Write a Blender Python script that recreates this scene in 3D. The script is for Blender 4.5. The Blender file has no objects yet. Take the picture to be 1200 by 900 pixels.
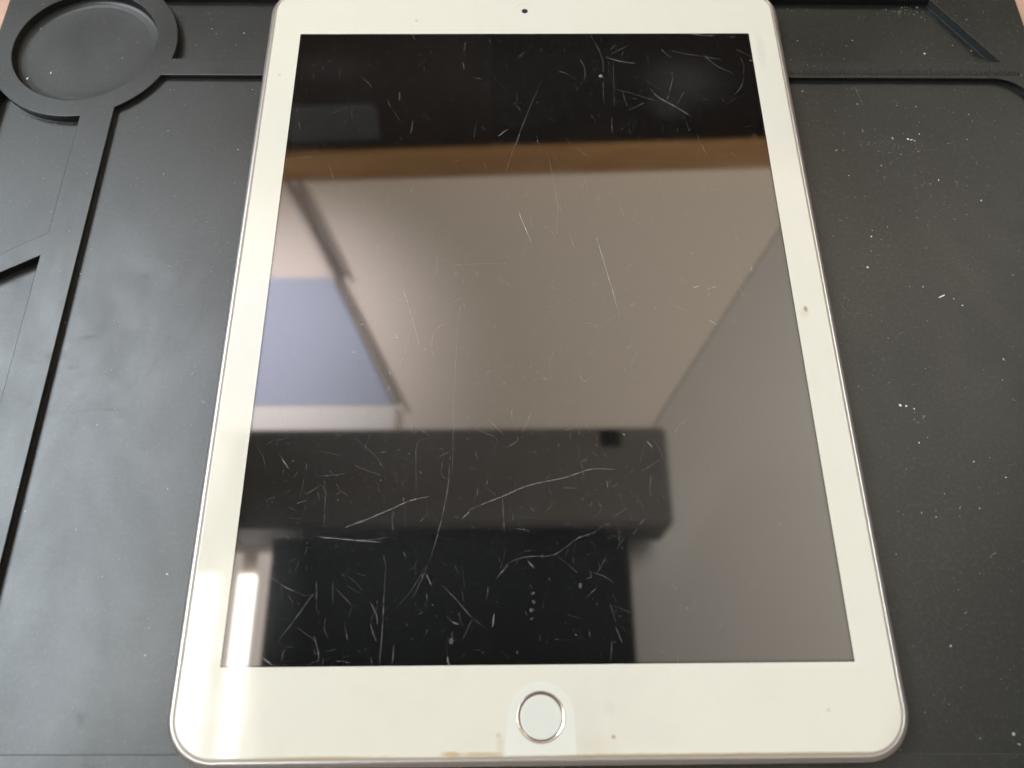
import bpy, bmesh, math, random
from mathutils import Vector, Matrix, noise
rng = random.Random(7)
S = 0.001                                   # the script is written in millimetres
scene = bpy.context.scene
COL = scene.collection

# ------------------------------------------------------------------ camera
cd = bpy.data.cameras.new('camera'); cam = bpy.data.objects.new('camera', cd); COL.objects.link(cam)
scene.camera = cam
cd.sensor_width = 36; cd.lens = 945.1 / 1200 * 36
cd.clip_start = 0.005; cd.clip_end = 50
right = Vector((0.99993485, -0.00936316, 0.00652969)); up = Vector((0.00599683, 0.91760388, 0.39745083))
back = Vector((-0.00971306, -0.39738578, 0.91760024))
m = Matrix((right, up, back)).transposed().to_4x4()
m.translation = Vector((-7.633, -113.127, 198.133 + 7.5)) * S
cam.matrix_world = m
cd.dof.use_dof = True; cd.dof.focus_distance = 0.236; cd.dof.aperture_fstop = cd.lens / 2.2

# ------------------------------------------------------------------ light
w = bpy.data.worlds.new('World'); scene.world = w; w.use_nodes = True
bg = w.node_tree.nodes['Background']
bg.inputs['Color'].default_value = (1.0, 0.955, 0.86, 1); bg.inputs['Strength'].default_value = .22
scene.view_settings.view_transform = 'Standard'; scene.view_settings.look = 'None'
scene.view_settings.exposure = -0.3; scene.view_settings.gamma = 1.0; scene.view_settings.use_curve_mapping = False
scene.render.engine = 'CYCLES'
scene.cycles.max_bounces = 8
ld = bpy.data.lights.new('ceiling_fill', 'AREA'); ld.shape = 'SQUARE'; ld.size = .8; ld.energy = 150; ld.color = (1, .93, .84)   # added lamp below the table, brightens the ceiling and slope
lo_ = bpy.data.objects.new('ceiling_fill', ld); COL.objects.link(lo_); lo_.location = (0.72, 0.5, -.75); lo_.rotation_euler = (math.pi, 0, 0)
sd = bpy.data.lights.new('ceiling_glow_spot', 'SPOT'); sd.energy = 215; sd.color = (1, .92, .99); sd.spot_size = math.radians(66); sd.spot_blend = 1.0; sd.shadow_soft_size = .05   # added unseen spot, makes the glow on the ceiling and blind
so_ = bpy.data.objects.new('ceiling_glow_spot', sd); COL.objects.link(so_); so_.location = (-.80, .86, .70)
so_.rotation_euler = (Vector((-.62, .74, 1.5)) - so_.location).to_track_quat('-Z', 'Y').to_euler()

# ------------------------------------------------------------------ materials
def mat(name, base=(.5, .5, .5), rough=.5, metal=0., ior=1.5, **kw):
    M = bpy.data.materials.new(name); M.use_nodes = True
    b = M.node_tree.nodes['Principled BSDF']
    b.inputs['Base Color'].default_value = (*base, 1); b.inputs['Roughness'].default_value = rough
    b.inputs['Metallic'].default_value = metal; b.inputs['IOR'].default_value = ior
    for k, v in kw.items(): b.inputs[k.replace('_', ' ')].default_value = v
    return M
class N:
    """small helper to wire nodes"""
    def __init__(s, M): s.M = M; s.t = M.node_tree; s.b = s.t.nodes['Principled BSDF']; s.co = s.t.nodes.new('ShaderNodeTexCoord').outputs['Object']
    def new(s, kind, **kw):
        n = s.t.nodes.new(kind)
        for k, v in kw.items(): setattr(n, k, v)
        return n
    def link(s, a, b): s.t.links.new(a, b)
    def noise(s, scale, detail=3, rough=.55, dist=0., stretch=None, off=(0, 0, 0)):
        mp = s.new('ShaderNodeMapping'); s.link(s.co, mp.inputs['Vector'])
        mp.inputs['Location'].default_value = off
        if stretch: mp.inputs['Scale'].default_value = stretch
        n = s.new('ShaderNodeTexNoise'); s.link(mp.outputs[0], n.inputs['Vector'])
        n.inputs['Scale'].default_value = scale; n.inputs['Detail'].default_value = detail
        n.inputs['Roughness'].default_value = rough; n.inputs['Distortion'].default_value = dist
        return n.outputs[0]
    def remap(s, v, a, b, c, d):
        n = s.new('ShaderNodeMapRange'); n.clamp = True
        s.link(v, n.inputs[0])
        for i, x in enumerate((a, b, c, d)): n.inputs[i + 1].default_value = x
        return n.outputs[0]
    def math(s, op, a, b):
        n = s.new('ShaderNodeMath', operation=op)
        for i, x in enumerate((a, b)):
            if isinstance(x, (int, float)): n.inputs[i].default_value = x
            else: s.link(x, n.inputs[i])
        return n.outputs[0]
    def mix(s, f, a, b):
        n = s.new('ShaderNodeMix', data_type='RGBA')
        if isinstance(f, (int, float)): n.inputs[0].default_value = f
        else: s.link(f, n.inputs[0])
        for i, x in ((6, a), (7, b)):
            if isinstance(x, tuple): n.inputs[i].default_value = (*x, 1)
            else: s.link(x, n.inputs[i])
        return n.outputs[2]
    def spot(s, x, y, rx, ry, soft=.6, wob=.0):
        """1 inside an ellipse (object space, mm) with an uneven edge"""
        sub = s.new('ShaderNodeMapping', vector_type='TEXTURE'); s.link(s.co, sub.inputs['Vector'])
        sub.inputs['Location'].default_value = (x * S, y * S, 0); sub.inputs['Scale'].default_value = (rx * S, ry * S, 1)
        sep = s.new('ShaderNodeSeparateXYZ'); s.link(sub.outputs[0], sep.inputs[0])
        d = s.math('SQRT', s.math('ADD', s.math('MULTIPLY', sep.outputs[0], sep.outputs[0]), s.math('MULTIPLY', sep.outputs[1], sep.outputs[1])), 0)
        if wob:
            d = s.math('ADD', d, s.math('MULTIPLY', s.math('SUBTRACT', s.noise(420, 3), .5), wob))
        return s.remap(d, 1 - soft, 1 + soft, 1, 0)
    def bump(s, h, strength, dist):
        n = s.new('ShaderNodeBump'); n.inputs['Strength'].default_value = strength; n.inputs['Distance'].default_value = dist
        s.link(h, n.inputs['Height']); s.link(n.outputs[0], s.b.inputs['Normal'])

def rubber_material():
    M = mat('black_rubber', (.02, .02, .02), .42, ior=1.62); n = N(M)
    dust = n.remap(n.noise(9, 6, .65, .6), .42, .72, 0, 1)
    fine = n.remap(n.noise(900, 2, .6), .5, .8, 0, 1)
    c = n.mix(n.math('MULTIPLY', dust, .75), (.012, .0135, .0115), (.028, .030, .026))
    c = n.mix(n.math('MULTIPLY', fine, .55), c, (.05, .053, .048))
    n.link(c, n.b.inputs['Base Color'])
    smear = n.noise(30, 6, .7, .5, (1, .6, 1))
    n.link(n.math('ADD', n.remap(smear, .33, .7, .30, .42), n.math('MULTIPLY', dust, .05)), n.b.inputs['Roughness'])
    scuff = n.remap(n.noise(70, 5, .7, 2.5, (.35, 1, 1), (.3, .1, 0)), .60, .72, 0, 1)      # rubbed marks
    n.link(n.math('ADD', n.b.inputs['Roughness'].links[0].from_socket, n.math('MULTIPLY', scuff, .07)), n.b.inputs['Roughness'])
    n.bump(n.noise(1500, 2, .5), .3, .00005)
    return M
def bezel_material():
    M = mat('white_glass_bezel', (.8, .78, .7), .05, ior=1.5); n = N(M)
    c = n.mix(n.remap(n.noise(14, 3), .35, .7, 0, 1), (.785, .742, .635), (.77, .74, .65))
    smear = n.remap(n.noise(45, 5, .65, 1.8, (1, .6, 1)), .52, .75, 0, 1)          # faint handling marks
    c = n.mix(n.math('MULTIPLY', smear, .16), c, (.66, .62, .53))
    for x, y, rx, ry, k, col in STAINS:
        c = n.mix(n.math('MULTIPLY', n.spot(x, y, rx, ry, .5, .9), k), c, col)
    n.link(c, n.b.inputs['Base Color'])
    n.link(n.remap(n.noise(60, 4, .6, .8), .4, .75, .03, .11), n.b.inputs['Roughness'])
    return M
TAN = (.52, .36, .15); GREY = (.55, .52, .47)
STAINS = [(76.8, -5.0, .5, .85, .9, (.42, .22, .06)), (76.2, -6.2, 1.3, 1.2, .22, TAN),
          (-20.0, -117.3, 2.2, .45, .75, TAN), (-13.5, -117.4, 4.5, .45, .65, TAN), (-20, -118.2, 14, .35, .6, TAN), (-50, -117.8, 14, .35, .6, TAN),
          (24, -117.9, 26, .4, .6, TAN), (16.5, -114.1, .45, .45, .8, (.5, .28, .1)), (-9.5, -113.5, .45, .4, .5, GREY), (-9, -115.6, .8, 2.0, .25, TAN),
          (10, -110, 3, 5.5, .12, GREY), (26, -113.5, 6, 3.5, .10, GREY), (16, -108, 1.3, 1.3, .15, GREY), (12, -116, 4, 2.5, .15, TAN),
          (66, -109, .45, .4, .6, GREY), (-36, 104.5, .5, .5, .5, TAN), (-79, 81, .5, .4, .6, GREY), (77, 91, 1.2, 6, .25, GREY), (-78, -83.5, 1.8, .35, .6, GREY),
          (58, -117.9, 22, .35, .5, TAN), (70, -118, 10, .3, .3, TAN)]
def display_material():
    M = mat('dark_display_glass', (.005, .005, .0055), .03, ior=2.2); n = N(M)
    sm = n.remap(n.noise(16, 6, .68, .8), .5, .78, 0, 1)
    spots = None
    for x, y, rx, ry, k in ((50, 78, 12, 9, .5), (45, 70, 6, 6, .5), (-62, 84, 14, 6, .25), (-43, -7, 10, 12, .35), (-66, -80, 9, 18, .7), (-40, -42, 34, 14, .4), (-20, -38, 7, 4, .5), (-40, -72, 45, 26, .30), (0, 80, 70, 20, .14), (14, -80, 40, 25, .18)):
        v = n.math('MULTIPLY', n.spot(x, y, rx, ry, .7, .5), k)
        spots = v if spots is None else n.math('MAXIMUM', spots, v)
    grain = n.remap(n.noise(800, 4, .75), .35, .75, .45, .9)
    f = n.math('ADD', n.math('MULTIPLY', sm, .09), n.math('MULTIPLY', spots, grain))
    n.link(n.mix(f, (.0032, .0033, .0034), (.06, .0615, .063)), n.b.inputs['Base Color'])
    n.link(n.remap(sm, 0, 1, .03, .055), n.b.inputs['Roughness'])
    return M
def wood_material(name, a, b, rough, scale=6, stretch=(1, 9, 9)):
    M = mat(name, a, rough); n = N(M)
    g = n.remap(n.noise(scale, 6, .65, 1.2, stretch), .35, .7, 0, 1)
    n.link(n.mix(g, a, b), n.b.inputs['Base Color'])
    if rough > .8: n.b.inputs['Specular IOR Level'].default_value = .08
    return M
def mark_material(name, col, alpha):
    M = bpy.data.materials.new(name); M.use_nodes = True; t = M.node_tree; t.nodes.clear()
    o = t.nodes.new('ShaderNodeOutputMaterial'); mx = t.nodes.new('ShaderNodeMixShader'); tr = t.nodes.new('ShaderNodeBsdfTransparent'); df = t.nodes.new('ShaderNodeBsdfDiffuse')
    df.inputs[0].default_value = (*col, 1); mx.inputs[0].default_value = alpha
    t.links.new(tr.outputs[0], mx.inputs[1]); t.links.new(df.outputs[0], mx.inputs[2]); t.links.new(mx.outputs[0], o.inputs[0])
    return M
def pane_material(name, col, strength):
    M = mat(name, (.6, .6, .6), .3)
    b = M.node_tree.nodes['Principled BSDF']
    b.inputs['Emission Color'].default_value = (*col, 1); b.inputs['Emission Strength'].default_value = strength
    return M

MAT = dict(
    rubber=rubber_material(), bezel=bezel_material(), display=display_material(),
    border=mat('black_border', (.002, .002, .002), .05, ior=1.9),
    metal=mat('pale_gold_aluminium', (.78, .75, .735), .34, 1.0),
    gasket=mat('tan_gasket', (.40, .345, .28), .5),
    ring=mat('polished_gold_ring', (.78, .69, .63), .08, 1.0),
    button=mat('button_glass', (.745, .745, .675), .08), surround=mat('clean_white_surround', (.795, .775, .695), .06),
    lens=mat('camera_lens', (.035, .03, .028), .08), groove=mat('camera_ring_line', (.66, .55, .36), .3),
    table=wood_material('pale_pinkish_wood', (.62, .40, .29), (.50, .30, .20), .5),
    ceiling=mat('ceiling_paint', (.72, .65, .565), .8), slope=mat('slope_paint', (.86, .835, .79), .8),
    trim=wood_material('brown_wood', (.46, .26, .10), (.32, .165, .055), .45, 3),
    ward=wood_material('dark_wood', (.016, .0095, .006), (.009, .005, .0035), .9, 3, (8, 8, 1)),
    beam=wood_material('dusky_wood', (.085, .072, .06), (.06, .05, .042), .6, 3),
    black=mat('dark_panel', (.008, .009, .0085), .95, Specular_IOR_Level=.1), reveal=mat('reveal_paint', (.8, .78, .72), .7),
    blind=mat('blue_blind', (.40, .445, .535), .9),
        ward_brown=wood_material('brown_black_wood', (.030, .017, .009), (.016, .009, .005), .9, 3, (8, 8, 1)), grey=mat('grey_panel', (.045, .046, .043), .9),
    pane_slat=pane_material('blind_beige', (1, .85, .74), 3.0), pane_gap=pane_material('open_gap', (1, .95, .86), 20.),
    pane_sky=pane_material('sky_pane', (.80, .92, 1.0), 15.5),
    scratch3=mark_material('scratch_bright', (.85, .83, .78), .26), scratch2=mark_material('scratch_plain', (.85, .83, .78), .145),
    scratch1=mark_material('scratch_faint', (.85, .83, .78), .10),
    dust=mat('grey_dust', (.42, .41, .38), .9), dust_white=mat('white_dust', (.8, .78, .72), .9), dust_dark=mark_material('dust_dim', (.42, .41, .38), .45),
)

# ------------------------------------------------------------------ builders
def link(name, me, material, parent=None):
    o = bpy.data.objects.new(name, me); COL.objects.link(o)
    for k in (material if isinstance(material, (list, tuple)) else [material]): me.materials.append(MAT[k])
    if parent: o.parent = parent
    return o
def obj(name, bm, material, parent=None, smooth=False, normals=True):
    me = bpy.data.meshes.new(name)
    if normals: bmesh.ops.recalc_face_normals(bm, faces=bm.faces)
    bmesh.ops.scale(bm, vec=(S, S, S), verts=bm.verts)
    if smooth:
        for f in bm.faces: f.smooth = True
    bm.to_mesh(me); bm.free()
    return link(name, me, material, parent)
def thing(name, label, cat, loc=(0, 0, 0), rotz=0, group=None):
    o = bpy.data.objects.new(name, None); COL.objects.link(o)
    o.location = Vector(loc) * S; o.rotation_euler = (0, 0, rotz); o.empty_display_size = .02
    o['label'] = label; o['category'] = cat
    if group: o['group'] = group
    return o
def loop_verts(bm, pts, z): return [bm.verts.new((x, y, z)) for x, y in pts]
def bridge(bm, a, b):
    for i in range(len(a)):
        j = (i + 1) % len(a); bm.faces.new((a[i], a[j], b[j], b[i]))
def fill(bm, loops, up=True):
    es = []
    for L in loops:
        for i in range(len(L)):
            e = bm.edges.get((L[i], L[(i + 1) % len(L)])) or bm.edges.new((L[i], L[(i + 1) % len(L)])); es.append(e)
    r = bmesh.ops.triangle_fill(bm, use_beauty=True, use_dissolve=False, edges=es, normal=(0, 0, 1))
    return [f for f in r['geom'] if isinstance(f, bmesh.types.BMFace)]
def arc(cx, cy, r, a0, a1, n=None):
    n = n or max(3, int(abs(a1 - a0) / 3))
    return [(cx + r * math.cos(math.radians(a0 + (a1 - a0) * i / n)), cy + r * math.sin(math.radians(a0 + (a1 - a0) * i / n))) for i in range(n + 1)]
def rrect(x0, y0, x1, y1, r, n=10):
    p = []
    for cx, cy, a in ((x1 - r, y1 - r, 0), (x0 + r, y1 - r, 90), (x0 + r, y0 + r, 180), (x1 - r, y0 + r, 270)): p += arc(cx, cy, r, a, a + 90, n)
    return p
def circle(cx, cy, r, n=64): return arc(cx, cy, r, 0, 360 - 360 / n, n - 1)
def offset(pts, d):
    """move a CCW loop inwards by d (mitred)"""
    out = []; n = len(pts)
    for i in range(n):
        a, b, c = Vector(pts[i - 1]), Vector(pts[i]), Vector(pts[(i + 1) % n])
        u, v = (b - a).normalized(), (c - b).normalized()
        n1, n2 = Vector((-u.y, u.x)), Vector((-v.y, v.x)); mm = n1 + n2
        k = d / max(.35, 1 + n1.dot(n2)); out.append(tuple(b + mm * k))
    return out
def box_bm(x0, x1, y0, y1, z0, z1, bev=0.):
    bm = bmesh.new(); bmesh.ops.create_cube(bm, size=1)
    for v in bm.verts: v.co = Vector(((x0 + x1) / 2 + v.co.x * (x1 - x0), (y0 + y1) / 2 + v.co.y * (y1 - y0), (z0 + z1) / 2 + v.co.z * (z1 - z0)))
    if bev: bmesh.ops.bevel(bm, geom=bm.edges[:], offset=bev, segments=2, affect='EDGES')
    return bm
def slab_bm(pts, z0, z1):
    """a flat polygon with thickness"""
    bm = bmesh.new(); a = loop_verts(bm, pts, z0); b = loop_verts(bm, pts, z1)
    bridge(bm, a, b); bm.faces.new(a); bm.faces.new(b); return bm
def structure(o): o['kind'] = 'structure'; return o
SCRATCHES = """
3 -40.5,73.8 -40.1,72.8 -40.4,70.1
2 -37.3,98.5 -36.1,95.9
2 -19.7,94.9 -19.5,91.9
1 -43.7,70.1 -42.7,67.8
1 -42.1,66.9 -39.3,61.9
2 -33.1,64.5 -30.2,62.7
2 -35.7,62.5 -35.8,58.7 -36.6,56.1
3 -9.0,56.1 -6.1,58.8
1 -15.8,60.9 -16.5,55.6
1 -0.0,64.9 -4.5,50.7 -7.6,38.8
1 -60.4,46.2 -58.1,39.0
2 -17.3,79.8 -14.0,79.0
2 -68.4,81.9 -68.0,79.5
2 -68.9,48.4 -66.1,48.3 -64.9,51.6
1 -10.7,81.7 -9.6,78.4
1 -52.4,87.6 -49.2,83.7
1 -23.2,45.6 -20.4,47.3
1 -61.2,65.1 -56.5,67.8
1 -45.9,77.1 -44.7,78.0
1 -66.0,39.0 -63.5,36.1
1 -8.8,53.8 -8.3,52.0
2 21.5,98.3 23.5,92.8 24.9,87.4 24.9,83.5 24.3,70.3 25.2,68.9
2 17.3,87.9 19.0,83.5 18.7,79.2 17.2,76.7
3 25.9,88.4 30.2,86.6 35.3,85.6
2 21.0,86.9 23.9,86.2
2 11.2,82.4 16.2,78.8
1 28.4,86.4 27.5,67.5
2 30.5,74.0 31.6,68.0
2 31.8,66.1 37.0,69.2
2 26.6,63.4 26.3,57.2
3 39.7,74.9 41.6,71.6 47.0,67.5 51.6,63.3
1 28.0,75.0 35.8,72.1 42.1,69.3
2 46.8,82.0 46.9,78.7 44.8,71.2 44.0,68.4
2 50.1,73.5 47.7,68.8
2 48.8,63.8 50.1,59.1
2 46.9,91.1 53.4,89.3 64.3,87.1
2 57.2,90.3 61.8,84.4 66.6,81.5
2 44.0,92.1 47.0,88.3
3 54.3,98.4 62.7,97.4
3 67.0,97.2 69.2,97.0
2 68.3,92.2 73.4,88.4
3 72.8,86.5 73.9,87.1
1 69.7,88.7 70.6,84.4 69.8,80.5
2 70.0,79.6 68.4,75.3 65.9,72.2
1 37.8,79.2 41.5,75.4
2 52.4,57.1 54.4,49.4
1 58.1,47.8 63.2,49.7
1 11.1,56.2 14.1,52.4 19.4,47.1
1 24.7,53.6 30.9,53.2 35.5,47.9
1 38.4,49.7 47.2,54.4
1 6.0,49.8 7.4,40.4 8.2,31.3
2 15.5,36.2 17.4,39.9
2 39.9,46.6 42.0,47.3
2 54.4,36.2 57.5,36.0
1 4.9,77.9 0.7,66.7 -4.5,49.8
1 2.9,56.8 3.3,53.3 5.3,50.7
2 6.5,96.8 8.4,98.5
1 27.4,89.4 33.6,93.3
2 10.1,82.1 12.0,81.8
1 62.9,68.3 66.5,71.1
1 -41.8,33.6 -41.2,31.1
2 -39.9,20.7 -39.6,19.7
1 -44.3,17.6 -42.6,13.4
1 -29.0,22.6 -27.8,19.5
2 -40.1,12.4 -36.8,9.5
1 -36.7,9.5 -36.9,6.9 -36.4,3.2
3 -36.4,3.2 -34.2,-3.4 -30.7,-15.8
2 -44.4,3.2 -41.4,1.0 -35.2,-2.0
2 -26.9,12.9 -26.5,9.1 -27.5,5.3
1 -23.7,9.7 -15.3,10.2 -5.5,10.3
1 -46.8,5.1 -41.7,5.8
1 -33.3,4.8 -29.4,5.1
2 -32.0,-3.4 -32.8,-8.4 -34.3,-15.4 -35.9,-22.3 -37.5,-27.3
2 -22.7,-8.9 -25.2,-9.6 -27.0,-12.0 -27.3,-15.5 -26.9,-18.6 -26.0,-18.9
2 -22.2,-2.4 -19.3,-0.7
1 -19.6,-1.3 -20.4,-12.0 -20.9,-29.4
2 -29.3,-16.2 -28.8,-17.9
3 -3.0,27.9 -0.5,20.1
1 -23.3,-24.0 -22.9,-26.4
1 -13.5,-25.8 -11.6,-23.4
1 -48.5,6.6 -46.4,8.8
3 -38.8,-13.3 -36.6,-13.0
3 -37.6,-12.3 -36.6,-13.5
3 -38.8,-22.6 -38.2,-24.3
3 -39.0,-27.9 -38.1,-27.6
3 -38.6,-28.9 -38.2,-28.1
2 -43.8,-23.9 -41.3,-23.7
2 -34.5,-12.7 -33.4,-15.4
1 -9.4,5.2 -5.6,3.0
3 -3.0,27.7 0.5,17.2
2 8.0,36.2 8.5,30.1 7.8,20.5
1 8.9,31.3 9.6,27.8
1 0.7,26.5 0.4,23.3
2 11.5,20.8 12.5,16.5 14.0,13.4
3 19.4,19.0 22.0,6.6 24.5,-6.1
1 24.5,-6.1 19.5,-9.8
2 30.1,25.0 33.6,22.9
1 34.7,9.7 39.0,7.4
1 41.4,6.1 45.7,2.7
2 38.7,-2.5 44.0,-6.2
3 49.3,-8.4 51.3,-9.7
2 59.3,8.6 59.7,4.1 60.0,-1.8
3 63.0,9.4 63.4,8.2 62.9,7.1
1 65.5,23.8 67.4,20.6
2 27.8,-3.8 29.5,-2.7
1 5.4,2.9 8.5,1.3
3 45.6,2.2 48.2,2.6
3 49.4,1.2 53.1,2.7
2 50.3,0.8 50.1,-1.0
1 40.7,-22.4 45.6,-22.8
2 12.6,-24.6 14.0,-26.6 15.9,-25.3
1 26.0,-25.4 27.8,-25.7 27.5,-26.7
1 21.4,-14.4 23.0,-15.0
2 34.8,-26.5 36.2,-26.5
1 20.5,34.1 21.0,31.2
1 27.1,31.6 27.8,25.9 29.2,21.9
1 37.5,21.7 39.6,21.6
1 46.2,21.9 47.6,21.7
2 15.4,-9.4 17.0,-9.1
2 17.3,-9.8 18.0,-10.3
1 -21.1,-24.7 -21.0,-34.6 -21.0,-52.7
2 -21.6,-47.2 -22.0,-55.1 -23.2,-62.7 -25.2,-71.2 -27.3,-77.0
3 -47.4,-65.9 -42.5,-64.0 -36.4,-61.4 -31.3,-59.1 -26.1,-58.0
3 -18.4,-63.8 -16.4,-61.9
3 -16.7,-61.6 -8.4,-58.3 -1.8,-55.5 7.3,-53.5 11.1,-52.3 14.9,-51.2 20.8,-51.3
3 -54.0,-68.1 -46.6,-68.9 -38.2,-69.6
2 -43.8,-69.3 -36.6,-68.5
2 -46.0,-49.8 -39.1,-52.5
1 -46.2,-42.7 -41.2,-47.0 -38.3,-51.0
2 -58.3,-57.6 -54.5,-55.1
2 -59.8,-59.7 -57.6,-58.8
3 -65.5,-46.9 -62.9,-50.4
2 -61.4,-53.0 -60.5,-51.2
1 -30.0,-56.8 -30.5,-45.9 -29.6,-43.1 -26.7,-42.5
1 -53.7,-51.8 -52.8,-59.6 -52.7,-65.9
1 -55.9,-52.7 -47.8,-52.0
1 -49.9,-56.1 -47.1,-57.9
2 -12.2,-37.2 -7.7,-41.8
2 -7.2,-45.4 -4.2,-43.3 -4.5,-42.2
2 -16.8,-50.4 -14.8,-51.2
2 -24.3,-47.5 -21.9,-46.3
1 -23.6,-47.8 -23.8,-52.1 -22.6,-53.6
2 -8.3,-57.6 -7.8,-67.4
2 -9.6,-78.5 -6.8,-75.0 -2.3,-73.5 3.8,-73.2 7.8,-70.9 10.4,-69.0 14.7,-67.5 16.5,-65.9 19.4,-65.4
1 -35.5,-61.5 -35.5,-67.2
2 -37.5,-72.8 -36.6,-76.1
2 -45.0,-37.6 -43.7,-35.4
1 -32.1,-32.6 -31.9,-40.9
2 -36.1,-38.0 -35.8,-40.5
2 -44.1,-38.6 -42.9,-37.6
2 -39.8,-46.4 -38.3,-46.1
1 -61.2,-63.3 -58.1,-63.5
2 -33.0,-71.7 -31.8,-73.7
1 -28.4,-77.9 -27.0,-77.3
2 36.9,-41.4 39.9,-37.9
2 24.3,-68.0 27.1,-64.3
1 27.1,-52.1 32.4,-48.8
1 31.0,-43.2 32.6,-46.3 33.0,-48.8
1 31.6,-57.6 34.8,-61.4
1 29.7,-52.8 29.1,-57.2
2 -5.1,-66.4 -1.1,-67.2
3 -2.1,-74.5 -0.5,-76.4
3 29.2,-43.5 30.6,-45.4
3 18.3,-54.2 18.4,-56.3
1 7.2,-56.0 10.9,-56.2
1 9.5,-41.2 9.5,-43.7
1 14.8,-77.4 17.2,-73.5
1 4.1,-72.6 10.0,-77.6
2 12.5,-78.2 13.4,-77.1
1 42.7,-33.1 42.9,-34.4
1 56.3,-28.6 56.3,-29.9
1 39.0,-59.4 40.9,-57.6
2 -65.3,-77.3 -60.6,-80.3 -55.5,-82.5
2 -53.4,-81.4 -56.7,-86.4 -60.9,-92.6
2 -53.3,-79.0 -52.7,-86.2
1 -49.3,-79.0 -48.9,-84.4
2 -36.8,-74.8 -36.8,-82.9 -36.8,-92.3 -37.1,-98.7
2 -40.1,-83.9 -38.3,-87.1 -38.1,-89.2
2 -39.8,-88.7 -38.0,-93.1
2 -45.8,-80.1 -42.1,-82.1
3 -27.0,-77.3 -25.4,-80.3
2 -27.3,-77.3 -29.8,-83.0
2 -23.4,-79.8 -20.0,-83.0 -15.6,-87.8 -11.8,-90.5
1 -15.6,-88.1 -17.7,-92.8
3 -10.3,-86.8 -10.7,-90.0
2 -20.4,-90.9 -20.2,-94.0
3 -20.1,-88.9 -18.8,-89.3
1 -21.8,-87.3 -20.1,-88.9
2 -33.9,-93.9 -34.1,-98.4
3 -21.3,-96.5 -20.6,-98.7
2 -39.1,-96.6 -38.8,-98.5
2 -47.5,-97.3 -43.5,-97.7
2 -45.7,-89.2 -44.8,-92.8
2 -52.8,-91.7 -51.3,-95.8 -51.4,-97.8
1 -52.8,-94.5 -52.0,-96.3
3 -64.5,-96.4 -61.4,-98.4
1 -54.3,-98.5 -51.0,-96.8
2 -50.2,-96.8 -50.4,-98.5
2 -59.6,-95.2 -59.7,-97.2
1 -50.4,-87.5 -50.5,-90.2 -49.2,-92.2
2 -26.6,-81.9 -26.4,-85.1
2 -11.8,-80.7 -12.1,-83.1
2 -9.6,-78.5 -6.8,-75.3
1 -33.5,-85.1 -29.9,-80.8 -26.8,-74.8
1 -46.0,-77.7 -43.7,-79.4 -42.2,-81.3
2 -43.8,-77.2 -41.3,-77.7
1 -48.5,-80.7 -44.4,-84.7
1 -57.0,-89.6 -52.4,-92.7
2 17.4,-84.7 18.5,-89.2
2 18.4,-90.2 19.8,-93.9
1 17.9,-85.2 22.7,-87.1
2 17.3,-93.3 16.9,-97.9
2 12.8,-76.8 13.3,-78.5 11.6,-78.9
2 13.9,-77.4 16.6,-78.5 18.6,-80.1
2 -1.9,-80.2 -1.0,-81.3
2 11.4,-83.6 14.3,-81.2
2 32.5,-80.3 34.0,-81.9
1 38.1,-83.0 37.4,-86.5
2 34.4,-85.1 34.2,-86.7
2 35.9,-85.4 35.7,-86.7
3 32.6,-97.3 32.7,-98.3
1 7.2,-87.3 10.1,-88.1
2 -1.5,-75.1 -0.4,-76.3
1 49.7,-77.7 49.6,-79.6
1 -0.9,-83.5 -0.9,-85.3
1 -2.8,-86.4 -2.7,-87.7
2 -5.0,-95.4 -4.8,-96.2
1 41.2,-84.9 41.2,-86.0
"""
DUST = [(-163.9, 83.8, 0.60, 1), (-159.4, 89.7, 0.38, 1), (-164.7, 105.7, 0.26, 1), (-119.9, 113.5, 0.26, 0), (-108.4, 109.2, 0.22, 1), (-97.1, 107.3, 0.26, 1), (-112.8, 101.8, 0.19, 0), (-132.2, 10.9, 0.38, 1), (-92.0, -76.4, 0.41, 1), (-104.7, -72.6, 0.22, 0), (-131.3, -60.3, 0.26, 1), (-133.5, -54.6, 0.22, 1), (-117.6, -36.5, 0.22, 1), (-137.4, 24.5, 0.22, 0), (-131.0, 30.7, 0.11, 0), (135.5, 99.4, 0.45, 1), (151.8, 100.7, 0.52, 0), (103.6, 24.8, 0.34, 1), (100.6, 14.0, 0.38, 1), (128.5, 45.8, 0.30, 1), (98.2, 57.3, 0.45, 0), (123.0, 61.6, 0.52, 1), (122.0, 61.9, 0.45, 1), (124.1, 61.2, 0.38, 0), (117.1, 62.2, 0.52, 0), (101.8, -30.3, 0.45, 1), (103.4, -30.5, 0.38, 1), (105.4, -31.3, 0.26, 1), (104.8, -41.2, 0.30, 1), (118.4, -46.5, 0.38, 1), (117.0, -59.3, 0.34, 0), (101.5, -60.5, 0.30, 0), (105.1, -61.6, 0.22, 0), (126.0, 1.1, 0.38, 1), (124.0, 3.4, 0.30, 0), (133.8, -16.2, 0.45, 0), (115.8, 7.3, 0.26, 0), (140.1, 38.1, 0.30, 1), (127.2, 75.3, 0.22, 1), (112.5, -113.4, 0.45, 0), (113.2, -115.6, 0.45, 0), (101.9, -93.7, 0.38, 0), (108.2, 76.2, 0.38, 0), (90.8, 81.6, 0.38, 0), (143.9, 72.1, 0.22, 1), (-114.8, -99.3, 0.11, 0), (-94.0, -95.8, 0.22, 1)]

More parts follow.
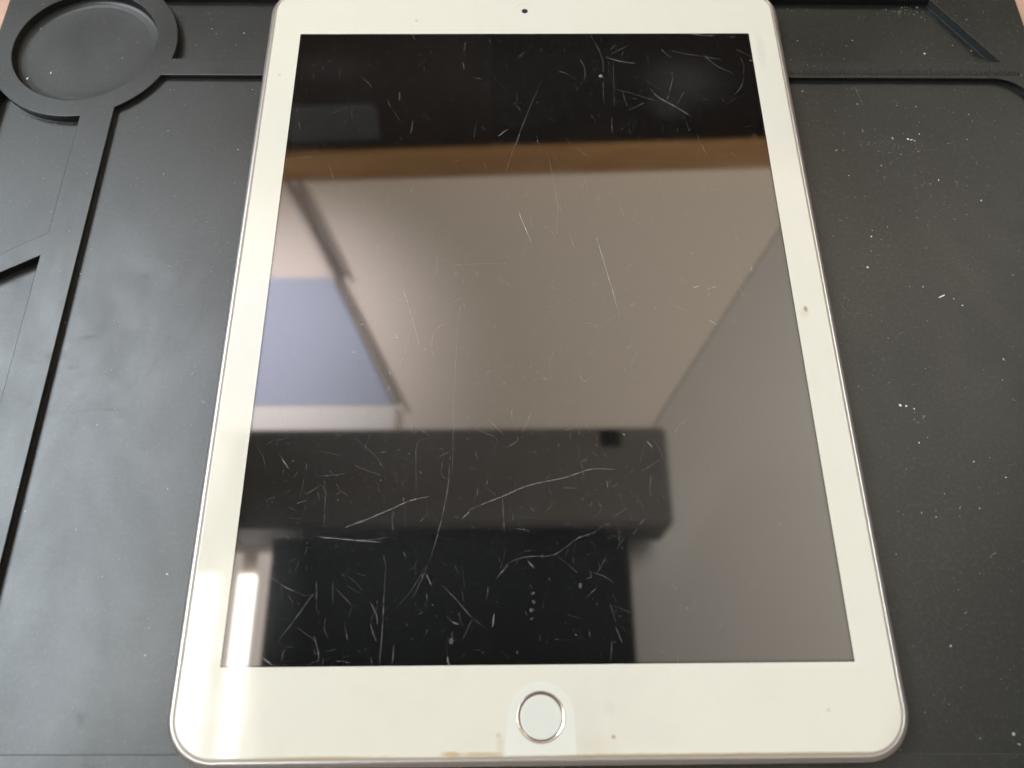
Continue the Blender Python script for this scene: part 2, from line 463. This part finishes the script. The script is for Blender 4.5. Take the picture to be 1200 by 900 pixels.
# ------------------------------------------------------------------ the table and what the screen mirrors
structure(obj('table_top', box_bm(-520, 520, -420, 420, -34, -4.0, 2), 'table'))
ceil_pts = [(-2200, -900), (-60, -900), (-60, -50), (60, 130), (838, 1266), (-2200, 1180)]
structure(obj('ceiling', slab_bm(ceil_pts, 1500, 1530), 'ceiling'))
bm = bmesh.new()     # roof slope to the right of the ceiling, falling away from the fold
f0, f1 = Vector((-60, -50, 1500)), Vector((838, 1262, 1500)); fall = Vector((.825, -.565, -1)) * 500
q = [f0, f1, f1 + fall, f0 + fall]; lo = [bm.verts.new(p) for p in q]; hi = [bm.verts.new(p + Vector((15, -10, 28))) for p in q]
bm.faces.new(lo); bm.faces.new(hi); bridge(bm, lo, hi)
structure(obj('sloped_ceiling', bm, 'slope'))

wd = thing('wardrobe', 'dark wooden wardrobe with brown top rail mirrored at the top of the screen', 'wardrobe', (0, 1216, 0), math.radians(1.8))
obj('top_rail', box_bm(-1100, 1250, -14, 60, 1402, 1497, 2), 'trim', wd)
for x0, x1 in ((-1100, -620), (-616, -30), (30, 616), (620, 1250)):
    wk = 'ward_brown' if x0 < 0 else 'ward'
    d = obj('door', box_bm(x0 + 2, x1 - 2, 0, 22, 180, 1400, 2), wk, wd)
    obj('door_panel', box_bm(x0 + 60, x1 - 60, -5, -.5, 260, 1225, 2), wk, d)
obj('grey_panel', box_bm(-520, -300, -4, -.5, 1240, 1360, 1), 'grey', wd)
obj('stile', box_bm(-29, 29, 2, 24, 180, 1400, 2), 'trim', wd).data.materials[0] = MAT['ward']
obj('carcass', box_bm(-1100, 1250, 23, 500, 120, 1399), 'ward', wd)

tb = thing('ceiling_beam', 'dusky wooden beam mirrored across the lower middle of the screen', 'beam', (0, 0, 0))
obj('beam', box_bm(-506, 289, 218, 402, 1200, 1330, 6), 'beam', tb)
obj('bolt_plate', box_bm(168, 204, 364, 395, 1196, 1199.5, 1), 'black', tb)
pb = thing('phone_stand_in', 'nearly black cupboard standing in for the phone mirrored along the bottom of the screen', 'block', (0, 0, 0))  # added dark block overhead, in place of the phone held over the tablet
obj('stand_in_base', box_bm(-404, 204, -110, 196, 1180, 1196, 2), 'black', pb)
obj('stand_in_body', box_bm(-398, 198, -104, 190, 1196.5, 1470, 2), 'black', pb)

r1 = thing('roof_window', 'roof window with drawn blue blind mirrored at the left of the screen', 'window', (0, 0, 0))
obj('lower_blind', slab_bm([(-720, 566), (-258, 566), (-420, 895), (-720, 895)], 1488, 1498), 'blind', r1)
obj('sill', box_bm(-720, -248, 497, 560, 1476, 1498, 3), 'reveal', r1)
for k, (a, b) in enumerate((((-548, 1168), (-240, 560)), ((-520, 1168), (-385, 890)))):
    d = (Vector(b) - Vector(a)).normalized(); nn = Vector((-d.y, d.x)) * 3.5
    obj('cord', slab_bm([tuple(Vector(a) - nn), tuple(Vector(b) - nn), tuple(Vector(b) + nn), tuple(Vector(a) + nn)], 1470, 1478), 'beam', r1)
r2 = thing('slatted_roof_window', 'slatted roof window glaring in the lower left corner of the tablet', 'window', (0, 0, 0))
for x0, x1, k in ((-492, -480, 'pane_slat'), (-519, -494, 'pane_slat'), (-552, -521, 'pane_gap'), (-596, -554, 'pane_slat'), (-650, -598, 'pane_gap'), (-700, -652, 'pane_slat')):
    obj('slat' if k == 'pane_slat' else 'gap', box_bm(x0, x1, -420, 235 if k == 'pane_slat' else 190, 1488, 1498, 1), k, r2)
r3 = thing('large_roof_window', 'large bright roof window giving the left of the mat its sheen', 'window', (0, 0, 0))
for j in range(2):
    for i in range(2):
        x0 = -1560 + i * 380; y0 = -420 + j * 740
        obj('pane', box_bm(x0, x0 + 360, y0, y0 + 720, 1488, 1498, 1), 'pane_sky', r3)

# ------------------------------------------------------------------ the rubber mat
RIM, FLOOR_C, FLOOR_T, FLOOR_D = 2.0, 0.0, -1.0, -1.6
CX, CY, RI, RO = -148.2, 98.7, 23.8, 30.6
mt = thing('rubber_work_mat', 'black rubber work mat with raised ribs, trays and a round dish under the tablet', 'mat', (0, 0, 0), math.radians(-.5))
def ang(x, y): return math.degrees(math.atan2(y - CY, x - CX))
def arc_to(a, b):
    a0, a1 = ang(*a), ang(*b); return arc(CX, CY, RO, a0, a1)
ycut = lambda x: CY - math.sqrt(RO**2 - (x - CX)**2)
LA = arc_to((-120.55, 85.6), (-133.2, ycut(-133.2)))                                  # clockwise along the ring
work = LA + arc(-131.2, -115.6, 2, 180, 270, 4) + arc(163, -114.6, 3, 270, 360, 6) + arc(154, 73.6, 12, 0, 90, 24)
tray_top = [(158.2, 92.8), (140.4, 121.3)] + arc_to((-127.6, 121.3), (-118.2, 92.7))
tray_up = arc_to((-143.6, ycut(-143.6)), (-171.5, ycut(-171.5)))[0:] + [(-171.5, 7.4), (-143.6, 24.0)]
tray_low = [(-144.2, 15.9), (-171.5, .5), (-171.5, -117.6), (-144.2, -117.6)]
dish = circle(CX, CY, RI, 120)
def ccw(p):
    a = sum(p[i - 1][0] * p[i][1] - p[i][0] * p[i - 1][1] for i in range(len(p))); return p if a > 0 else p[::-1]
holes = [('work_area', ccw(work), FLOOR_C), ('tray', ccw(tray_top), FLOOR_T), ('tray', ccw(tray_up), FLOOR_T), ('tray', ccw(tray_low), FLOOR_T), ('dish', ccw(dish), FLOOR_D)]
outline = rrect(-178.6, -131, 170.6, 131, 5, 8)
bm = bmesh.new()
top = loop_verts(bm, offset(outline, .4), RIM); o1 = loop_verts(bm, outline, RIM - .5); o2 = loop_verts(bm, outline, -3.9)
bridge(bm, top, o1); bridge(bm, o1, o2); bm.faces.new(o2)
hl = []
for nm, p, z in holes: hl.append(loop_verts(bm, offset(p, -.2) if nm != 'dish' else circle(CX, CY, RI + .2, 120), RIM))
fill(bm, [top] + hl)
rim = obj('rim', bm, 'rubber', mt)
for nm, p, z in holes:
    bm = bmesh.new()
    prof = [(-.2, RIM), (-.06, RIM - .06), (0, RIM - .2), (-.28, z + .5), (-.32, z + .25), (-.2, z + .06), (.15, z)]  # shade put into the shape: walls undercut so they turn dark
    if nm == 'dish': prof = [(-.2, RIM), (-.06, RIM - .07), (0, RIM - .25), (.05, z + .9), (.35, z + .5), (.75, z + .42), (1.2, z + .3), (3., z + .12), (6., z + .03), (9., z)]
    L = [loop_verts(bm, offset(p, d) if nm != 'dish' else circle(CX, CY, RI - d, 120), zz) for d, zz in prof]
    for a, b in zip(L, L[1:]): bridge(bm, a, b)
    fill(bm, [L[-1]])
    obj(nm, bm, 'rubber', mt)
bm = bmesh.new()
for i in range(250):                                         # moulded millimetre ruler along the top rib
    x = -86 + i
    ln = 2.6 if i % 10 == 0 else 1.9 if i % 5 == 0 else 1.5
    b = box_bm(x - .22, x + .22, 87.0, 87.0 + ln, RIM + .01, RIM + .22)
    me = bpy.data.meshes.new('tmp'); b.to_mesh(me); b.free(); bm.from_mesh(me); bpy.data.meshes.remove(me)
o = obj('ruler_ticks', bm, 'rubber', mt); o['kind'] = 'stuff'

# ------------------------------------------------------------------ the tablet
tab = thing('tablet', 'scratched white tablet computer with a dark switched-off screen lying on the mat', 'tablet')
HX, HY, ZT, RC = 84.75, 120.0, 7.5, 11.5
def ring_loop(bm, inset, z): return loop_verts(bm, rrect(-HX + inset, -HY + inset, HX - inset, HY - inset, RC - inset, 14), z)
bm = bmesh.new()
prof = [(1.55, 6.6), (1.5, 7.28), (1.42, 7.36), (1.25, 7.37), (.42, 6.95), (.18, 6.72), (.04, 6.35), (0, 5.9), (.12, 4.8), (.55, 3.6), (1.5, 2.3), (3.2, 1.1), (5.6, .35), (8.2, .06), (9.5, .02)]
L = [ring_loop(bm, a, z) for a, z in prof]
for a, b in zip(L, L[1:]): bridge(bm, a, b)
bm.faces.new(L[-1]); bm.faces.new(L[0])
shell = obj('shell', bm, 'metal', tab, smooth=True); shell.data.shade_smooth()
for p in shell.data.polygons:
    if len(p.vertices) > 4: p.use_smooth = False
bm = bmesh.new(); L = [ring_loop(bm, a, z) for a, z in ((1.52, 6.7), (1.52, 7.41), (1.95, 7.41), (1.95, 6.7))]
for a, b in zip(L, L[1:]): bridge(bm, a, b)
obj('gasket', bm, 'gasket', tab)
# white glass border: outer edge rounded over, openings for screen, home button and camera
DX, DY = 73.9, 98.55
HB = (.3, -109.8); FC = (0., 108.7)
bm = bmesh.new()
prof = [(1.98, 6.8), (1.98, 7.3), (2.03, 7.40), (2.14, 7.47), (2.35, ZT)]
L = [ring_loop(bm, a, z) for a, z in prof]
for a, b in zip(L, L[1:]): bridge(bm, a, b)
scr = rrect(-DX, -DY, DX, DY, .25, 4)
h = [loop_verts(bm, scr, ZT), loop_verts(bm, circle(*HB, 5.55, 96), ZT), loop_verts(bm, circle(*FC, 1.05, 40), ZT)]
fill(bm, [L[-1]] + h)
for k, (p, dz) in enumerate(((scr, .25), (circle(*HB, 5.55, 96), .6), (circle(*FC, 1.05, 40), .3))): bridge(bm, h[k], loop_verts(bm, p, ZT - dz))
obj('bezel', bm, 'bezel', tab)
bm = bmesh.new()
a = loop_verts(bm, offset(scr, .015), ZT - .004); b = loop_verts(bm, offset(scr, .5), ZT - .004); bridge(bm, a, b)
c = loop_verts(bm, offset(scr, .015), ZT - .2); bridge(bm, a, c)
obj('display_border', bm, 'border', tab)
bm = bmesh.new(); inner = rrect(-DX + .515, -DY + .515, DX - .515, DY - .515, .2, 4)
a = loop_verts(bm, inner, ZT - .003); b = loop_verts(bm, inner, ZT - .2); bm.faces.new(a); bridge(bm, a, b)
obj('display', bm, 'display', tab)
# home button: cleaner patch of glass around it, metal ring, slightly dished cap
bm = bmesh.new()
pt = [(8.0, -117.55)] + arc(HB[0], HB[1], 7.5, 0, 180, 40) + [(-7.6, -117.55)]
a = loop_verts(bm, pt, ZT + .02); b = loop_verts(bm, offset(ccw(pt), -.05), ZT + .003); hh = loop_verts(bm, circle(*HB, 5.56, 96), ZT + .02)
bridge(bm, a, b); fill(bm, [a, hh])
obj('button_surround', bm, 'surround', tab)
hb = bpy.data.objects.new('home_button', None); COL.objects.link(hb); hb.parent = tab
bm = bmesh.new()
L = [loop_verts(bm, circle(*HB, r, 96), z) for r, z in ((5.53, ZT - .5), (5.53, ZT + .005), (5.42, ZT + .07), (5.30, ZT + .075), (5.08, ZT - .02), (4.74, ZT - .22), (4.68, ZT - .4))]
for a, b in zip(L, L[1:]): bridge(bm, a, b)
obj('metal_ring', bm, 'ring', hb, smooth=True)
bm = bmesh.new()
L = [loop_verts(bm, circle(*HB, r, 96), z) for r, z in ((4.72, ZT - .45), (4.71, ZT - .24), (4.63, ZT - .2), (4.3, ZT - .22), (3.2, ZT - .26), (1.6, ZT - .285))]
for a, b in zip(L, L[1:]): bridge(bm, a, b)
bm.faces.new(L[-1]); obj('button_cap', bm, 'button', hb, smooth=True)
fc = bpy.data.objects.new('front_camera', None); COL.objects.link(fc); fc.parent = tab
bm = bmesh.new(); L = [loop_verts(bm, circle(*FC, r, 40), z) for r, z in ((1.04, ZT - .28), (1.04, ZT - .02), (.95, ZT - .01), (.5, ZT - .012))]
for a, b in zip(L, L[1:]): bridge(bm, a, b)
bm.faces.new(L[-1]); obj('lens', bm, 'lens', fc)
bm = bmesh.new(); P = arc(FC[0] + .3, FC[1], 3.55, 25, 195, 40)
va = [bm.verts.new((x, y, ZT + .012)) for x, y in P]; vb = [bm.verts.new((FC[0] + .3 + (x - FC[0] - .3) * (1 - .07 * math.sin(math.pi * i / 40)), FC[1] + (y - FC[1]) * (1 - .07 * math.sin(math.pi * i / 40)), ZT + .012)) for i, (x, y) in enumerate(P)]
for i in range(40): bm.faces.new((va[i], va[i + 1], vb[i + 1], vb[i]))
bmesh.ops.remove_doubles(bm, verts=bm.verts, dist=.002)
obj('lens_ring', bm, 'groove', fc)

# ------------------------------------------------------------------ scratches and specks on the glass
def smooth_line(p, step=.7):
    if len(p) == 2: p = [p[0], ((p[0][0] + p[1][0]) / 2 + rng.uniform(-.12, .12), (p[0][1] + p[1][1]) / 2 + rng.uniform(-.12, .12)), p[1]]
    out = []
    for i in range(len(p) - 1):
        a, b, c, d = (Vector(p[max(i - 1, 0)]), Vector(p[i]), Vector(p[i + 1]), Vector(p[min(i + 2, len(p) - 1)]))
        k = max(2, int((c - b).length / step))
        for j in range(k):
            t = j / k
            out.append(.5 * ((2 * b) + (c - a) * t + (2 * a - 5 * b + 4 * c - d) * t * t + (-a + 3 * b - 3 * c + d) * t**3))
    out.append(Vector(p[-1])); return out
def ribbon(bm, pts, width, z, mi, ragged=.5):
    n = len(pts); prev = None; ph = rng.uniform(0, 50)
    for i, p in enumerate(pts):
        d = (pts[min(i + 1, n - 1)] - pts[max(i - 1, 0)]).normalized(); nn = Vector((-d.y, d.x))
        t = i / (n - 1)
        wd_ = width * (.25 + .75 * min(1, 5 * t, 5 * (1 - t))) * max(.12, 1 - ragged * .6 + ragged * 2.2 * noise.noise(Vector((p.x * .8, p.y * .8, ph))))
        cur = (bm.verts.new((p.x - nn.x * wd_ / 2, p.y - nn.y * wd_ / 2, z)), bm.verts.new((p.x + nn.x * wd_ / 2, p.y + nn.y * wd_ / 2, z)))
        if prev: f = bm.faces.new((prev[0], cur[0], cur[1], prev[1])); f.material_index = mi
        prev = cur
def fleck(bm, x, y, r, z, mi, n=6):
    a0 = rng.uniform(0, 6.3); asp = rng.uniform(.45, 1)
    ca, sa = math.cos(a0), math.sin(a0); vs = []
    for i in range(n):
        a = 2 * math.pi * i / n; q = r * rng.uniform(.65, 1.15); u, v = q * math.cos(a), q * asp * math.sin(a)
        vs.append(bm.verts.new((x + u * ca - v * sa, y + u * sa + v * ca, z)))
    c = bm.verts.new((x, y, z + r * .5))
    for i in range(n): bm.faces.new((vs[i], vs[(i + 1) % n], c)).material_index = mi
bm = bmesh.new(); zs = ZT + .02
W3 = {'3': .24, '2': .155, '1': .14}
for line in SCRATCHES.strip().split('\n'):
    a = line.split(); pts = [tuple(map(float, b.split(','))) for b in a[1:]]
    ribbon(bm, smooth_line(pts), W3[a[0]], zs + rng.uniform(0, .01), int(a[0]) - 1)
def screen_weight(x, y):
    v = .45 + .5 * noise.noise(Vector((x * .025, y * .025, 3.3)))
    if x > 30 and y < 25: v *= .35
    if x < 30 and y < -20: v *= 1.5
    if y > 55: v *= 1.15
    return v
k = 0
while k < 1700:
    x, y = rng.uniform(-72.5, 72.5), rng.uniform(-97.5, 97.5)
    if rng.random() > screen_weight(x, y): continue
    k += 1; a = rng.uniform(0, math.pi) if rng.random() < .6 else rng.gauss(1.75, .4); ln = min(9, rng.expovariate(1 / 1.5) + .4); bend = rng.gauss(0, .15)
    p = [(x, y), (x + ln * .5 * math.cos(a), y + ln * .5 * math.sin(a)), (x + ln * math.cos(a + bend), y + ln * math.sin(a + bend))]
    if any(abs(u) > 73 or abs(v) > 98 for u, v in p): continue
    ribbon(bm, smooth_line(p, .5), rng.uniform(.045, .11), zs, 0 if rng.random() < .85 else 1, .8)
k = 0
while k < 2300:
    x, y = rng.uniform(-73, 73), rng.uniform(-98, 98)
    if rng.random() > screen_weight(x, y): continue
    k += 1; fleck(bm, x, y, rng.choice((.06, .07, .08, .09, .11, .15)), zs, rng.choice((0, 0, 0, 1, 1, 2)), 5)
for x, y, r, mi in ((24.0, 80.2, .75, 2), (23.5, -41.9, .35, 2), (10.5, -80.5, .7, 1), (-1.0, -82.3, .5, 0), (-.8, -84.3, .6, 0), (-1.4, -86.2, .65, 0), (-1.4, -88.2, .5, 0), (-20.5, -93, .7, 0), (9, -92, .4, 1), (-46.6, -9, .6, 2), (-48.5, -17.5, .7, 2), (-47, -20, .5, 2), (-40, -3.2, .35, 2), (47, 13.5, .45, 2), (-15.5, -66, .3, 2)):
    for q in range(1 if mi == 2 else 1): fleck(bm, x, y, r, zs, mi, 9)
o = obj('scratches', bm, ['scratch1', 'scratch2', 'scratch3'], tab); o['kind'] = 'stuff'

# ------------------------------------------------------------------ dust lying on the mat
def inside(p, x, y):
    c = False
    for i in range(len(p)):
        (x1, y1), (x2, y2) = p[i - 1], p[i]
        if (y1 > y) != (y2 > y) and x < (x2 - x1) * (y - y1) / (y2 - y1) + x1: c = not c
    return c
def ground(x, y):
    for nm, p, z in holes:
        if inside(p, x, y):
            if nm == 'dish' and math.hypot(x - CX, y - CY) > RI - 7: return None
            return z
    return RIM
bm = bmesh.new(); k = 0
while k < 3600:
    x, y = rng.uniform(-177, 169), rng.uniform(-124, 124)
    if abs(x) < 82 and -117 < y < 117: continue
    wgt = .30 + .45 * noise.noise(Vector((x * .03, y * .03, 9.1)))
    if x > 80: wgt *= .55 + 1.5 * max(0, y + 20) / 130
    if x < -80: wgt *= .42 + .5 * max(0, y) / 120
    if rng.random() > wgt: continue
    z = ground(x, y)
    if z is None: continue
    k += 1; s = rng.random()
    fleck(bm, x, y, (.05 + .09 * s) if s < .95 else rng.uniform(.16, .28), z + .005, 1 if rng.random() < .10 else (0 if rng.random() < .4 else 2), 5)
for i in range(170):                                          # short fibres
    x, y = rng.uniform(-170, 165), rng.uniform(-115, 120)
    if abs(x) < 88 and abs(y) < 118: continue
    if x < 0 and rng.random() < .55: continue
    z = ground(x, y)
    if z is None: continue
    a = rng.uniform(0, 6.3); ln = rng.uniform(.7, 2.6); b = rng.gauss(0, .5)
    ribbon(bm, smooth_line([(x, y), (x + ln * .5 * math.cos(a), y + ln * .5 * math.sin(a)), (x + ln * math.cos(a + b), y + ln * math.sin(a + b))], .4), rng.uniform(.08, .16), z + .06, 0 if rng.random() < .35 else 2, .4)
for x, y, r, mi in DUST:
    z = ground(x, y)
    fleck(bm, x, y, r, (RIM if z is None else z) + .01, mi, 8)
for i in range(150):
    x, y = rng.gauss(119, 6), rng.gauss(59.5, 2.2); fleck(bm, x, y, rng.uniform(.06, .2), .01, rng.choice((0, 2, 2, 2)), 5)
for i in range(16):
    x, y = rng.gauss(106, 1.6), rng.gauss(-34, .8); fleck(bm, x, y, rng.uniform(.06, .18), .01, rng.choice((0, 2, 1)), 5)
for i in range(60):
    x, y = rng.gauss(133, 4), rng.gauss(119, 1.2)
    if ground(x, y) == FLOOR_T: fleck(bm, x, y, rng.uniform(.08, .22), FLOOR_T + .01, rng.choice((0, 2, 1)), 5)
for i in range(90):                                           # lint caught at the foot of the ring
    a = math.radians(rng.uniform(208, 272)); r = RO + .35 + abs(rng.gauss(0, .5))
    fleck(bm, CX + r * math.cos(a), CY + r * math.sin(a), rng.uniform(.08, .18), FLOOR_T + .01, rng.choice((0, 2, 2)), 5)
ribbon(bm, smooth_line([(143, -2), (145.2, -4.5), (146, -8), (145.2, -11)]), .14, .06, 2, .2)
ribbon(bm, smooth_line([(119.5, 3.6), (121.6, 4.6)]), .42, .07, 1, .1)
ribbon(bm, smooth_line([(108.5, 85), (109.2, 79), (110.2, 75.5)]), .12, .08, 2, .2)
o = obj('dust', bm, ['dust', 'dust_white', 'dust_dark']); o['kind'] = 'stuff'; o.rotation_euler = (0, 0, math.radians(-.5))
o['label'] = 'pale dust specks and fibres scattered over the black mat'; o['category'] = 'dust'
